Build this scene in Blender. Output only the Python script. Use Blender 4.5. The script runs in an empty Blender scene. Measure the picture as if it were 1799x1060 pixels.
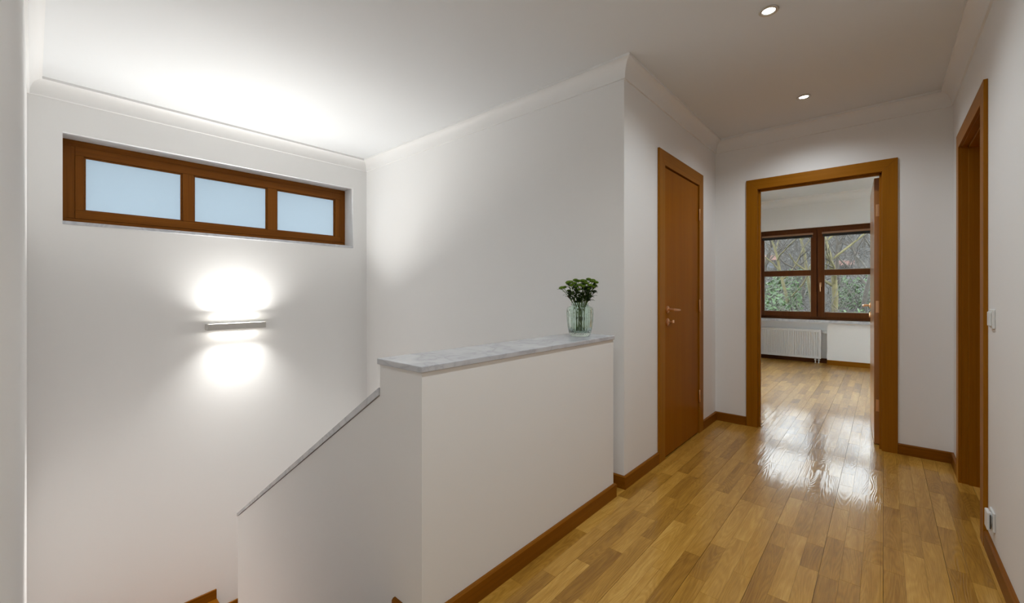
import bpy, bmesh, math, random
from mathutils import Vector, Matrix

# ------------------------------------------------------------------ camera, world, exposure
S = bpy.context.scene
COL = S.collection
H = 1.155                                   # camera height
YAW = math.atan2(652, 741)
cam_data = bpy.data.cameras.new('camera')
cam = bpy.data.objects.new('camera', cam_data)
COL.objects.link(cam)
cam.location = (0, 0, H)
cam.rotation_euler = (math.pi / 2, 0, YAW)
cam_data.sensor_width = 36
cam_data.lens = 741 / 1799 * 36
cam_data.shift_y = -16 / 1799
cam_data.clip_start = 0.01
S.camera = cam

S.view_settings.view_transform = 'Standard'
S.view_settings.look = 'None'
S.view_settings.gamma = 1
S.view_settings.use_curve_mapping = False
S.view_settings.exposure = 0.0

SKY = (0.86, 0.95, 1.0)
SKY_STRENGTH = 8.5
world = bpy.data.worlds.new('overcast_sky')
S.world = world
world.use_nodes = True
wn = world.node_tree
wn.nodes['Background'].inputs['Color'].default_value = (*SKY, 1)
wn.nodes['Background'].inputs['Strength'].default_value = SKY_STRENGTH

SPOT_W = 27.0          # each recessed downlight
SCONCE_UP_W = 24.0
SCONCE_DOWN_W = 42.0
WARM = (0.93, 1.0, 1.04)
SCONCE_COL = (1.0, 0.99, 0.955)

R = random.Random(7)

# ------------------------------------------------------------------ plan (metres)
XL, XR = -1.145, 0.357        # corridor side walls
YE, YE2 = 4.10, 4.20          # end wall
YB = 2.30                     # back wall of the stairwell
XW = -4.044                   # window wall of the stairwell
YF = -0.024                   # front wall of the stairwell
ZC = 2.52                     # ceiling
YFAR = 8.40                   # far wall of the bedroom
ZC2 = 2.72
HWX, HWY0, HWY1 = -1.40, 0.85, 2.168   # half wall

# ------------------------------------------------------------------ materials
def new_mat(name):
    m = bpy.data.materials.new(name)
    m.use_nodes = True
    nt = m.node_tree
    return m, nt, nt.nodes['Principled BSDF']

def nd(nt, t, **kw):
    n = nt.nodes.new(t)
    for k, v in kw.items():
        setattr(n, k, v)
    return n

def ramp(nt, stops):
    r = nd(nt, 'ShaderNodeValToRGB')
    e = r.color_ramp.elements
    while len(e) < len(stops):
        e.new(0.5)
    for i, (p, c) in enumerate(stops):
        e[i].position = p
        e[i].color = (*c, 1)
    return r

def plain(name, col, rough=0.5, metal=0.0, bump=0.0, bscale=300, coat=0.0, var=0.0, vscale=2.0):
    m, nt, p = new_mat(name)
    p.inputs['Base Color'].default_value = (*col, 1)
    p.inputs['Roughness'].default_value = rough
    p.inputs['Metallic'].default_value = metal
    p.inputs['Coat Weight'].default_value = coat
    p.inputs['Coat Roughness'].default_value = 0.15
    tc = nd(nt, 'ShaderNodeTexCoord')
    if var:
        n = nd(nt, 'ShaderNodeTexNoise')
        n.inputs['Scale'].default_value = vscale
        n.inputs['Detail'].default_value = 4
        nt.links.new(tc.outputs['Object'], n.inputs['Vector'])
        r = ramp(nt, [(0.3, tuple(c * (1 - var) for c in col)), (0.7, tuple(min(1, c * (1 + var)) for c in col))])
        nt.links.new(n.outputs['Fac'], r.inputs['Fac'])
        nt.links.new(r.outputs['Color'], p.inputs['Base Color'])
    if bump:
        n = nd(nt, 'ShaderNodeTexNoise')
        n.inputs['Scale'].default_value = bscale
        n.inputs['Detail'].default_value = 3
        nt.links.new(tc.outputs['Object'], n.inputs['Vector'])
        b = nd(nt, 'ShaderNodeBump')
        b.inputs['Strength'].default_value = bump
        b.inputs['Distance'].default_value = 0.001
        nt.links.new(n.outputs['Fac'], b.inputs['Height'])
        nt.links.new(b.outputs['Normal'], p.inputs['Normal'])
    return m

def wood(name, dark, mid, light, axis=2, rough=0.4, coat=0.0, spec=0.12, fine=90):
    """veneer with straight grain along one axis of the object coordinates"""
    m, nt, p = new_mat(name)
    tc = nd(nt, 'ShaderNodeTexCoord')
    mp = nd(nt, 'ShaderNodeMapping')
    sc = [fine, fine, fine]
    sc[axis] = 1.6
    mp.inputs['Scale'].default_value = sc
    nt.links.new(tc.outputs['Object'], mp.inputs['Vector'])
    n = nd(nt, 'ShaderNodeTexNoise')
    n.inputs['Scale'].default_value = 1.0
    n.inputs['Detail'].default_value = 5
    n.inputs['Roughness'].default_value = 0.6
    nt.links.new(mp.outputs['Vector'], n.inputs['Vector'])
    mp2 = nd(nt, 'ShaderNodeMapping')
    sc = [9, 9, 9]
    sc[axis] = 0.5
    mp2.inputs['Scale'].default_value = sc
    nt.links.new(tc.outputs['Object'], mp2.inputs['Vector'])
    n2 = nd(nt, 'ShaderNodeTexNoise')
    n2.inputs['Scale'].default_value = 1.0
    n2.inputs['Detail'].default_value = 2
    nt.links.new(mp2.outputs['Vector'], n2.inputs['Vector'])
    mx = nd(nt, 'ShaderNodeMath', operation='MULTIPLY_ADD')
    mx.inputs[1].default_value = 0.5
    nt.links.new(n.outputs['Fac'], mx.inputs[0])
    half = nd(nt, 'ShaderNodeMath', operation='MULTIPLY')
    half.inputs[1].default_value = 0.5
    nt.links.new(n2.outputs['Fac'], half.inputs[0])
    nt.links.new(half.outputs[0], mx.inputs[2])
    r = ramp(nt, [(0.3, dark), (0.5, mid), (0.72, light)])
    nt.links.new(mx.outputs[0], r.inputs['Fac'])
    nt.links.new(r.outputs['Color'], p.inputs['Base Color'])
    p.inputs['Roughness'].default_value = rough
    p.inputs['Coat Weight'].default_value = coat
    p.inputs['Coat Roughness'].default_value = 0.2
    p.inputs['Specular IOR Level'].default_value = spec
    return m

def parquet_mat():
    m, nt, p = new_mat('oak_parquet')
    tc = nd(nt, 'ShaderNodeTexCoord')
    at = nd(nt, 'ShaderNodeAttribute', attribute_name='plank_random')
    # each plank samples its own piece of timber
    comb = nd(nt, 'ShaderNodeCombineXYZ')
    for i, k in enumerate((37.0, 91.0, 53.0)):
        mu = nd(nt, 'ShaderNodeMath', operation='MULTIPLY')
        mu.inputs[1].default_value = k
        nt.links.new(at.outputs['Fac'], mu.inputs[0])
        nt.links.new(mu.outputs[0], comb.inputs[i])
    add = nd(nt, 'ShaderNodeVectorMath', operation='ADD')
    nt.links.new(tc.outputs['Object'], add.inputs[0])
    nt.links.new(comb.outputs[0], add.inputs[1])
    # cathedral figure: contour lines of a stretched smooth noise
    mp = nd(nt, 'ShaderNodeMapping')
    mp.inputs['Scale'].default_value = (14, 1.5, 3)
    nt.links.new(add.outputs[0], mp.inputs['Vector'])
    n = nd(nt, 'ShaderNodeTexNoise')
    n.inputs['Scale'].default_value = 1.0
    n.inputs['Detail'].default_value = 1.2
    n.inputs['Distortion'].default_value = 0.25
    nt.links.new(mp.outputs['Vector'], n.inputs['Vector'])
    mul = nd(nt, 'ShaderNodeMath', operation='MULTIPLY')
    mul.inputs[1].default_value = 120
    nt.links.new(n.outputs['Fac'], mul.inputs[0])
    sn = nd(nt, 'ShaderNodeMath', operation='SINE')
    nt.links.new(mul.outputs[0], sn.inputs[0])
    # fine pores
    mp2 = nd(nt, 'ShaderNodeMapping')
    mp2.inputs['Scale'].default_value = (420, 14, 50)
    nt.links.new(add.outputs[0], mp2.inputs['Vector'])
    n2 = nd(nt, 'ShaderNodeTexNoise')
    n2.inputs['Scale'].default_value = 1.0
    n2.inputs['Detail'].default_value = 3
    nt.links.new(mp2.outputs['Vector'], n2.inputs['Vector'])
    # broad
    mp3 = nd(nt, 'ShaderNodeMapping')
    mp3.inputs['Scale'].default_value = (26, 2.2, 8)
    nt.links.new(add.outputs[0], mp3.inputs['Vector'])
    n3 = nd(nt, 'ShaderNodeTexNoise')
    n3.inputs['Scale'].default_value = 1.0
    n3.inputs['Detail'].default_value = 3
    nt.links.new(mp3.outputs['Vector'], n3.inputs['Vector'])
    def madd(a, k, b):
        q = nd(nt, 'ShaderNodeMath', operation='MULTIPLY_ADD')
        q.inputs[1].default_value = k
        nt.links.new(a, q.inputs[0])
        if isinstance(b, float):
            q.inputs[2].default_value = b
        else:
            nt.links.new(b, q.inputs[2])
        return q.outputs[0]
    v = madd(sn.outputs[0], 0.05, 0.0)
    v = madd(n2.outputs['Fac'], 0.40, v)
    v = madd(n3.outputs['Fac'], 0.50, v)
    wn_ = nd(nt, 'ShaderNodeTexWhiteNoise', noise_dimensions='1D')
    nt.links.new(at.outputs['Fac'], wn_.inputs['W'])
    v = madd(wn_.outputs['Value'], 0.40, v)
    v = madd(v, 1.0, -0.15)
    r = ramp(nt, [(0.20, (0.27, 0.120, 0.012)), (0.48, (0.46, 0.232, 0.030)), (0.66, (0.57, 0.305, 0.052)), (0.88, (0.72, 0.43, 0.105))])
    nt.links.new(v, r.inputs['Fac'])
    nt.links.new(r.outputs['Color'], p.inputs['Base Color'])
    p.inputs['Roughness'].default_value = 0.42
    p.inputs['Specular IOR Level'].default_value = 0.25
    p.inputs['Coat Weight'].default_value = 0.55
    p.inputs['Coat Roughness'].default_value = 0.09
    b = nd(nt, 'ShaderNodeBump')
    b.inputs['Strength'].default_value = 0.12
    b.inputs['Distance'].default_value = 0.0006
    nt.links.new(sn.outputs[0], b.inputs['Height'])
    nt.links.new(b.outputs['Normal'], p.inputs['Normal'])
    nt.links.new(b.outputs['Normal'], p.inputs['Coat Normal'])
    return m

def marble_mat():
    m, nt, p = new_mat('grey_veined_marble')
    tc = nd(nt, 'ShaderNodeTexCoord')
    n = nd(nt, 'ShaderNodeTexNoise')
    n.inputs['Scale'].default_value = 5
    n.inputs['Detail'].default_value = 8
    n.inputs['Distortion'].default_value = 1.6
    nt.links.new(tc.outputs['Object'], n.inputs['Vector'])
    r = ramp(nt, [(0.36, (0.62, 0.63, 0.66)), (0.47, (0.56, 0.57, 0.60)), (0.50, (0.49, 0.50, 0.535)), (0.53, (0.58, 0.59, 0.62)), (0.66, (0.66, 0.67, 0.69))])
    nt.links.new(n.outputs['Fac'], r.inputs['Fac'])
    nt.links.new(r.outputs['Color'], p.inputs['Base Color'])
    p.inputs['Roughness'].default_value = 0.22
    return m

def clear_glass():
    """flat window pane: lets the view through, mirrors a little by Fresnel"""
    m, nt, p = new_mat('clear_glass')
    nt.nodes.remove(p)
    out = nt.nodes['Material Output']
    tr = nd(nt, 'ShaderNodeBsdfTransparent')
    tr.inputs['Color'].default_value = (0.97, 0.98, 0.98, 1)
    gl = nd(nt, 'ShaderNodeBsdfGlossy')
    gl.inputs['Roughness'].default_value = 0.0
    fr = nd(nt, 'ShaderNodeFresnel')
    fr.inputs['IOR'].default_value = 1.5
    mx = nd(nt, 'ShaderNodeMixShader')
    nt.links.new(fr.outputs[0], mx.inputs[0])
    nt.links.new(tr.outputs[0], mx.inputs[1])
    nt.links.new(gl.outputs[0], mx.inputs[2])
    nt.links.new(mx.outputs[0], out.inputs['Surface'])
    return m

def frosted_glass():
    m, nt, p = new_mat('frosted_glass')
    nt.nodes.remove(p)
    out = nt.nodes['Material Output']
    tl = nd(nt, 'ShaderNodeBsdfTranslucent')
    tl.inputs['Color'].default_value = (0.50, 0.545, 0.58, 1)
    df = nd(nt, 'ShaderNodeBsdfDiffuse')
    df.inputs['Color'].default_value = (0.6, 0.66, 0.70, 1)
    m1 = nd(nt, 'ShaderNodeMixShader')
    m1.inputs[0].default_value = 0.12
    nt.links.new(tl.outputs[0], m1.inputs[1])
    nt.links.new(df.outputs[0], m1.inputs[2])
    gl = nd(nt, 'ShaderNodeBsdfGlossy')
    gl.inputs['Roughness'].default_value = 0.03
    fr = nd(nt, 'ShaderNodeFresnel')
    fr.inputs['IOR'].default_value = 1.5
    m2 = nd(nt, 'ShaderNodeMixShader')
    nt.links.new(fr.outputs[0], m2.inputs[0])
    nt.links.new(m1.outputs[0], m2.inputs[1])
    nt.links.new(gl.outputs[0], m2.inputs[2])
    nt.links.new(m2.outputs[0], out.inputs['Surface'])
    return m

def vase_glass():
    m, nt, p = new_mat('pale_green_glass')
    p.inputs['Base Color'].default_value = (0.87, 0.985, 0.92, 1)
    p.inputs['Transmission Weight'].default_value = 1.0
    p.inputs['Roughness'].default_value = 0.02
    p.inputs['IOR'].default_value = 1.45
    return m

def emit(name, col, strength):
    m, nt, p = new_mat(name)
    p.inputs['Base Color'].default_value = (0.8, 0.8, 0.8, 1)
    p.inputs['Emission Color'].default_value = (*col, 1)
    p.inputs['Emission Strength'].default_value = strength
    return m

def ground_mat():
    m, nt, p = new_mat('leaf_litter')
    tc = nd(nt, 'ShaderNodeTexCoord')
    n = nd(nt, 'ShaderNodeTexNoise')
    n.inputs['Scale'].default_value = 1.3
    n.inputs['Detail'].default_value = 10
    n.inputs['Roughness'].default_value = 0.75
    nt.links.new(tc.outputs['Object'], n.inputs['Vector'])
    r = ramp(nt, [(0.3, (0.002, 0.003, 0.001)), (0.45, (0.006, 0.0045, 0.003)), (0.6, (0.014, 0.011, 0.008)), (0.75, (0.003, 0.006, 0.001))])
    nt.links.new(n.outputs['Fac'], r.inputs['Fac'])
    nt.links.new(r.outputs['Color'], p.inputs['Base Color'])
    p.inputs['Roughness'].default_value = 0.9
    return m

WALL = plain('white_plaster', (0.895, 0.89, 0.88), 0.65, bump=0.05, bscale=220)
CEIL = plain('white_ceiling_paint', (0.83, 0.845, 0.855), 0.7, bump=0.04, bscale=200)
TRIM = plain('white_moulding_paint', (0.895, 0.89, 0.88), 0.55, bump=0.02)
BROWN = ((0.25, 0.088, 0.002), (0.32, 0.118, 0.004), (0.39, 0.15, 0.007))
WOODX = wood('beech_veneer_across', *BROWN, axis=0)
WOODY = wood('beech_veneer_along', *BROWN, axis=1)
WOODZ = wood('beech_veneer_upright', *BROWN, axis=2)
DOORW = wood('door_veneer', (0.255, 0.080, 0.0), (0.30, 0.098, 0.0002), (0.34, 0.116, 0.0004), axis=2, rough=0.4, coat=0.0, spec=0.06, fine=70)
LEAFW = wood('glossy_door_veneer', (0.33, 0.125, 0.02), (0.37, 0.145, 0.025), (0.41, 0.165, 0.03), axis=2, rough=0.28, coat=0.6, spec=0.5, fine=60)
SKIRT = ((0.17, 0.055, 0.002), (0.24, 0.08, 0.003), (0.30, 0.108, 0.006))
SKX = wood('skirting_wood_across', *SKIRT, axis=0, fine=70)
SKY_ = wood('skirting_wood_along', *SKIRT, axis=1, fine=70)
DK = ((0.085, 0.027, 0.007), (0.12, 0.038, 0.01), (0.15, 0.05, 0.013))
DKX = wood('dark_window_wood_across', *DK, axis=0)
DKZ = wood('dark_window_wood_upright', *DK, axis=2)
PARQ = parquet_mat()
SUBFLOOR = plain('dark_subfloor', (0.05, 0.028, 0.012), 0.8)
MARBLE = marble_mat()
GLASS = clear_glass()
FROST = frosted_glass()
BRASS = plain('satin_brass', (0.82, 0.50, 0.27), 0.28, metal=1.0, bump=0.02)
STEEL = plain('brushed_steel', (0.62, 0.60, 0.57), 0.38, metal=1.0, bump=0.03)
PLASTIC = plain('white_plastic', (0.80, 0.80, 0.78), 0.35, bump=0.01)
SHADEP = plain('shadow_gap_dark', (0.02, 0.02, 0.02), 0.4, bump=0.01)
RADW = plain('white_enamel', (0.80, 0.80, 0.79), 0.35, bump=0.01)
GASKET = plain('black_rubber', (0.015, 0.012, 0.01), 0.6, bump=0.01)
BRONZE = plain('bronze_rail', (0.40, 0.23, 0.14), 0.35, metal=0.6, bump=0.02)
NICHE = plain('grey_niche_plaster', (0.42, 0.42, 0.42), 0.7, bump=0.04)
LAMPGLOW = emit('lamp_lens_glow', (1.0, 0.95, 0.88), 30)
SCONCEGLOW = emit('sconce_tube_glow', (1.0, 0.97, 0.93), 90)
LAMPBODY = plain('satin_aluminium_paint', (0.58, 0.56, 0.52), 0.4, bump=0.02)

# ------------------------------------------------------------------ builders
class MB:
    """collects shapes (world coordinates) into one mesh"""
    def __init__(self):
        self.bm = bmesh.new()
    def box(self, lo, hi, bevel=0.0, seg=2, M=None):
        lo, hi = Vector(lo), Vector(hi)
        vs = [self.bm.verts.new((x, y, z)) for z in (lo.z, hi.z) for y in (lo.y, hi.y) for x in (lo.x, hi.x)]
        fs = [self.bm.faces.new([vs[i] for i in q]) for q in ((0, 2, 3, 1), (4, 5, 7, 6), (0, 1, 5, 4), (2, 6, 7, 3), (0, 4, 6, 2), (1, 3, 7, 5))]
        if bevel:
            es = list({e for f in fs for e in f.edges})
            g = bmesh.ops.bevel(self.bm, geom=es, offset=bevel, segments=seg, affect='EDGES', profile=0.5)
            vs = list({v for f in g['faces'] for v in f.verts})
        if M is not None:
            bmesh.ops.transform(self.bm, matrix=M, verts=vs)
        return self
    def prism(self, poly, axis, a, b, bevel=0.0):
        """polygon (2-D points in the two other axes) pushed from a to b along an axis"""
        def put(p, t):
            q = list(p)
            q.insert(axis, t)
            return q
        v0 = [self.bm.verts.new(put(p, a)) for p in poly]
        v1 = [self.bm.verts.new(put(p, b)) for p in poly]
        fs = [self.bm.faces.new(v0), self.bm.faces.new(v1[::-1])]
        n = len(poly)
        for i in range(n):
            fs.append(self.bm.faces.new((v0[i], v1[i], v1[(i + 1) % n], v0[(i + 1) % n])))
        if bevel:
            es = list({e for f in fs for e in f.edges})
            bmesh.ops.bevel(self.bm, geom=es, offset=bevel, segments=2, affect='EDGES', profile=0.5)
        return self
    def loft(self, rings, close=True, caps=True):
        vr = [[self.bm.verts.new(p) for p in ring] for ring in rings]
        for a, b in zip(vr, vr[1:]):
            n = len(a)
            for i in range(n if close else n - 1):
                self.bm.faces.new((a[i], a[(i + 1) % n], b[(i + 1) % n], b[i]))
        if caps and close:
            self.bm.faces.new(vr[0][::-1])
            self.bm.faces.new(vr[-1])
        return self
    def lathe(self, prof, c=(0, 0, 0), n=24, axis='Z', flute=None, caps=True):
        rings = []
        for (r, h) in prof:
            ring = []
            for k in range(n):
                a = 2 * math.pi * k / n
                rr = r * (flute(a, h) if flute else 1)
                x, y = rr * math.cos(a), rr * math.sin(a)
                p = {'Z': (x, y, h), 'Y': (x, h, y), 'X': (h, x, y)}[axis]
                ring.append((p[0] + c[0], p[1] + c[1], p[2] + c[2]))
            rings.append(ring)
        return self.loft(rings, True, caps)
    def tube(self, pts, radii, n=8, caps=True):
        pts = [Vector(p) for p in pts]
        if not hasattr(radii, '__len__'):
            radii = [radii] * len(pts)
        rings = []
        ref = None
        for i, p in enumerate(pts):
            d = (pts[min(i + 1, len(pts) - 1)] - pts[max(i - 1, 0)]).normalized()
            if ref is None:
                ref = d.orthogonal().normalized()
            u = (ref - d * ref.dot(d))
            u = u.normalized() if u.length > 1e-6 else d.orthogonal().normalized()
            ref = u
            w = d.cross(u)
            rings.append([p + (u * math.cos(2 * math.pi * k / n) + w * math.sin(2 * math.pi * k / n)) * radii[i] for k in range(n)])
        return self.loft(rings, True, caps)
    def build(self, name, mat, parent=None, smooth=False):
        bmesh.ops.recalc_face_normals(self.bm, faces=self.bm.faces[:])
        if parent is not None:
            off = world_loc(parent)
            if off.length:
                bmesh.ops.translate(self.bm, verts=self.bm.verts[:], vec=-off)
        if smooth:
            for f in self.bm.faces:
                f.smooth = True
        me = bpy.data.meshes.new(name)
        self.bm.to_mesh(me)
        self.bm.free()
        if smooth:
            try:
                me.set_sharp_from_angle(angle=math.radians(40))
            except Exception:
                pass
        me.materials.append(mat)
        o = bpy.data.objects.new(name, me)
        COL.objects.link(o)
        if parent is not None:
            o.parent = parent
        return o

def world_loc(o):
    v = Vector((0, 0, 0))
    while o is not None:
        v += o.location
        o = o.parent
    return v

def tag(o, label=None, cat=None, group=None, kind=None):
    if label: o['label'] = label
    if cat: o['category'] = cat
    if group: o['group'] = group
    if kind: o['kind'] = kind
    return o

def empty(name, loc=(0, 0, 0), label=None, cat=None, group=None, kind=None):
    o = bpy.data.objects.new(name, None)
    o.empty_display_size = 0.1
    o.location = loc
    COL.objects.link(o)
    return tag(o, label, cat, group, kind)

def struct(name, mb, mat, label, cat, smooth=False):
    return tag(mb.build(name, mat, None, smooth), label, cat, None, 'structure')

# ------------------------------------------------------------------ floor
floor = MB()
for lo, hi in [((-1.30, YF, -0.25), (XR, HWY0, -0.004)), ((XL, HWY0, -0.25), (XR, YE2, -0.004)), ((HWX, HWY0 + 0.221, -0.25), (XL, YB, -0.004)),
               ((-0.72, -3.0, -0.25), (XR, YF, -0.004)), ((-2.42, YE2, -0.25), (1.32, 8.62, -0.004)),
               ((XR, 2.3, -0.25), (2.0, YE2, -0.004)), ((XL - 0.66, YB + 0.12, -0.25), (XL, YE, -0.004))]:
    floor.box(lo, hi)
floor = struct('floor', floor, SUBFLOOR, 'light oak strip parquet floor with satin lacquer running through the corridor into the far room', 'floor')

SW = 0.0665
cells = [(-2.40, -1.40, [(4.2, 8.55)]), (-1.40, -1.30, [(2.17, 2.30), (4.2, 8.55)]), (-1.30, XL, [(YF, 0.85), (2.17, 2.30), (4.2, 8.55)]),
         (XL, -0.807, [(YF, 4.1), (4.2, 8.55)]), (-0.807, -0.70, [(YF, 8.55)]), (-0.70, -0.008, [(-3.0, 8.55)]),
         (-0.008, XR, [(-3.0, 4.1), (4.2, 8.55)]), (XR, 0.60, [(2.945, 3.72), (4.2, 8.55)]), (0.60, 1.30, [(4.2, 8.55)])]
fx, fy = -math.sin(YAW), math.cos(YAW)
planks = []
for k in range(-37, 21):
    sx0, sx1 = k * SW, (k + 1) * SW
    rk = random.Random(1000 + k)
    y = -3.4 - rk.random() * 0.4
    joints = []
    while y < 8.7:
        L = rk.choice((0.22, 0.29, 0.36, 0.42, 0.48, 0.55))
        joints.append((y, y + L, rk.random()))
        y += L
    for (cx0, cx1, ivs) in cells:
        x0, x1 = max(sx0, cx0), min(sx1, cx1)
        if x1 - x0 < 0.004:
            continue
        g0 = 0.0007 if (k % 3 == 0 and x0 == sx0) else 0.00025
        g1 = 0.0007 if (k % 3 == 2 and x1 == sx1) else 0.00025
        for (a, b) in ivs:
            for (j0, j1, rv) in joints:
                y0, y1 = max(j0, a), min(j1, b)
                if y1 - y0 < 0.004:
                    continue
                mx, my = (x0 + x1) / 2, (y0 + y1) / 2
                dep = mx * fx + my * fy
                px = (mx * fy - my * fx) / dep if dep > 0.2 else 9
                py = H / dep if dep > 0.2 else 9
                vis = abs(px) < 1.25 and py < 0.80 and (my < 4.15 or -0.2 < mx / my < -0.012) and not (mx < XL and my < 2)
                score = (x1 - x0) * (y1 - y0) / dep ** 3 if vis else -1
                planks.append((score, x0 + g0, x1 - g1, y0 + 0.0003, y1 - 0.0003, rv))
planks.sort(key=lambda t: -t[0])
PL_FACES = [(4, 5, 6, 7), (0, 1, 5, 4), (1, 2, 6, 5), (2, 3, 7, 6), (3, 0, 4, 7)]
def plank_verts(p):
    _, x0, x1, y0, y1, rv = p
    zt = (rv * 7.31 % 1) * 0.00018
    return [(x0, y0, -0.004), (x1, y0, -0.004), (x1, y1, -0.004), (x0, y1, -0.004), (x0, y0, zt), (x1, y0, zt), (x1, y1, zt), (x0, y1, zt)]
def plank_obj(name, plist):
    vs, fs, rv = [], [], []
    for p in plist:
        b = len(vs)
        vs += plank_verts(p)
        fs += [tuple(b + i for i in f) for f in PL_FACES]
        rv += [p[5]] * 8
    me = bpy.data.meshes.new(name)
    me.from_pydata(vs, [], fs)
    at = me.attributes.new('plank_random', 'FLOAT', 'POINT')
    at.data.foreach_set('value', rv)
    me.materials.append(PARQ)
    o = bpy.data.objects.new(name, me)
    COL.objects.link(o)
    o.parent = floor
    return o
NP = 300
for p in planks[:NP]:
    plank_obj('plank', [p])
plank_obj('plank_field', planks[NP:])['kind'] = 'stuff'

# ------------------------------------------------------------------ walls and ceilings
def wall(name, boxes, label, mat=WALL):
    m = MB()
    for lo, hi in boxes:
        m.box(lo, hi)
    return struct(name, m, mat, label, 'wall')

ZB = -3.0
# window wall of the stairwell, opening y .13..2.161, z 1.605..2.21
WY0, WY1, WZ0, WZ1 = 0.13, 2.150, 1.605, 2.212
wall('wall_window', [((XW - 0.30, YF - 0.2, ZB), (XW, YB + 0.12, WZ0)), ((XW - 0.30, YF - 0.2, WZ1), (XW, YB + 0.12, 2.80)),
                     ((XW - 0.30, YF - 0.2, WZ0), (XW, WY0, WZ1)), ((XW - 0.30, WY1, WZ0), (XW, YB + 0.12, WZ1))],
     'white stairwell wall holding the frosted ribbon window and the wall light')
wall('wall_stairwell_back', [((XW, YB, ZB), (XL, YB + 0.12, 2.80))], 'white stairwell wall behind the half wall and vase')
wall('wall_stairwell_front', [((XW, YF - 0.12, ZB), (-0.70, YF, 2.80))], 'white wall at the left edge of the picture, seen edge on')
D1Y0, D1Y1, D1Z = 2.89, 3.615, 2.035
wall('wall_left', [((XL - 0.12, YB + 0.12, -0.25), (XL, D1Y0 - 0.02, 2.80)), ((XL - 0.12, D1Y1 + 0.02, -0.25), (XL, YE, 2.80)),
                   ((XL - 0.12, D1Y0 - 0.02, D1Z + 0.02), (XL, D1Y1 + 0.02, 2.80))],
     'white corridor wall left of the end doorway, with the closed door')
wall('wall_closet', [((XL - 0.7, YB + 0.12, -0.25), (XL - 0.66, YE, 2.8))], 'plain wall of the closet behind the closed door')
D2X0, D2X1, D2Z = -0.807, -0.006, 2.037
wall('wall_end', [((-2.5, YE, -0.25), (D2X0 - 0.02, YE2, 2.90)), ((D2X1 + 0.02, YE, -0.25), (2.1, YE2, 2.90)), ((D2X0 - 0.02, YE, D2Z + 0.02), (D2X1 + 0.02, YE2, 2.90))],
     'white end wall of the corridor around the open doorway')
D3Y0, D3Y1, D3Z = 2.945, 3.715, 2.037
XR2 = XR + 0.25
wall('wall_right', [((XR, -3.1, -0.25), (XR2, D3Y0 - 0.02, 2.80)), ((XR, D3Y1 + 0.02, -0.25), (XR2, YE, 2.80)), ((XR, D3Y0 - 0.02, D3Z + 0.02), (XR2, D3Y1 + 0.02, 2.80))],
     'white right corridor wall with the light switch and socket')
wall('wall_rear', [((-0.82, -3.12, -0.25), (XR2, -3.0, 2.80)), ((-0.82, -3.0, -0.25), (-0.70, YF - 0.12, 2.80))], 'white walls of the corridor behind the viewpoint')
wall('wall_side_room', [((2.0, 2.2, -0.25), (2.1, YE, 2.8)), ((XR2, 2.2, -0.25), (2.0, 2.3, 2.8))], 'unlit walls of the room beyond the right doorway')
struct('ceiling', MB().box((XW - 0.3, -3.12, ZC), (2.1, YE, ZC + 0.30)), CEIL, 'white flat ceiling over corridor and stairwell', 'ceiling')

# bedroom shell
NX0, NX1 = -1.95, -0.674          # radiator niche
WX0, WX1, VZ0, VZ1 = -1.66, 0.05, 0.71, 2.215
YO = 8.72
wall('wall_bedroom_window', [((-2.5, YFAR, -0.25), (NX0, YO, VZ0)), ((NX1, YFAR, -0.25), (1.4, YO, VZ0)), ((NX0, YFAR + 0.15, -0.25), (NX1, YO, VZ0)),
                      ((-2.5, YFAR, VZ0), (WX0, YO, VZ1)), ((WX1, YFAR, VZ0), (1.4, YO, VZ1)), ((-2.5, YFAR, VZ1), (1.4, YO, 2.90))],
     'white far wall of the bedroom with window and radiator niche')
SW0, SW1, SWZ = 4.9, 7.8, 2.40      # glazed opening added in the left bedroom wall to let in daylight
wall('wall_bedroom_left', [((-2.5, YE2, -0.25), (-2.4, SW0, 2.90)), ((-2.5, SW1, -0.25), (-2.4, YFAR, 2.90)), ((-2.5, SW0, SWZ), (-2.4, SW1, 2.90)), ((-2.5, SW0, -0.25), (-2.4, SW1, 0.0))], 'white left wall of the bedroom beyond the doorway')
wall('wall_bedroom_right', [((1.3, YE2, -0.25), (1.4, YFAR, 2.90))], 'white right wall of the bedroom beyond the open door')
struct('ceiling_bedroom', MB().box((-2.5, YE2, ZC2), (1.4, YO, ZC2 + 0.2)), CEIL, 'white ceiling of the bedroom seen through the doorway', 'ceiling')

# half wall and sloping parapet
wall('wall_half', [((HWX, HWY0, 0), (XL, HWY1, 0.888))], 'white waist-high half wall along the corridor, under the marble coping')
par = MB().prism([(-3.036, ZB), (XL, ZB), (XL, -0.005), (HWX, -0.005), (HWX, 0.772), (-3.036, -0.250)], 1, HWY0, HWY0 + 0.22)
struct('wall_parapet', par, WALL, 'white sloping parapet wall beside the stairs going down', 'wall')
wall('wall_floor_edge', [((XL - 0.26, HWY0 + 0.22, ZB), (XL, YB, -0.25))], 'white wall under the corridor floor edge inside the stairwell')

# marble copings
cp = MB().box((HWX - 0.008, HWY0 - 0.008, 0.889), (XL + 0.008, HWY1 + 0.004, 0.911), 0.003)
tag(cp.build('marble_coping', MARBLE), 'flat grey-white marble coping slab on the half wall, under the vase', 'coping')
cp = MB().prism([(-3.040, -0.249), (HWX - 0.001, 0.7735), (HWX - 0.001, 0.803), (-3.040, -0.2295)], 1, HWY0 - 0.006, HWY0 + 0.226, 0.002)
tag(cp.build('marble_coping', MARBLE), 'narrow sloping marble coping on the stair parapet, going down left', 'coping')

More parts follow.
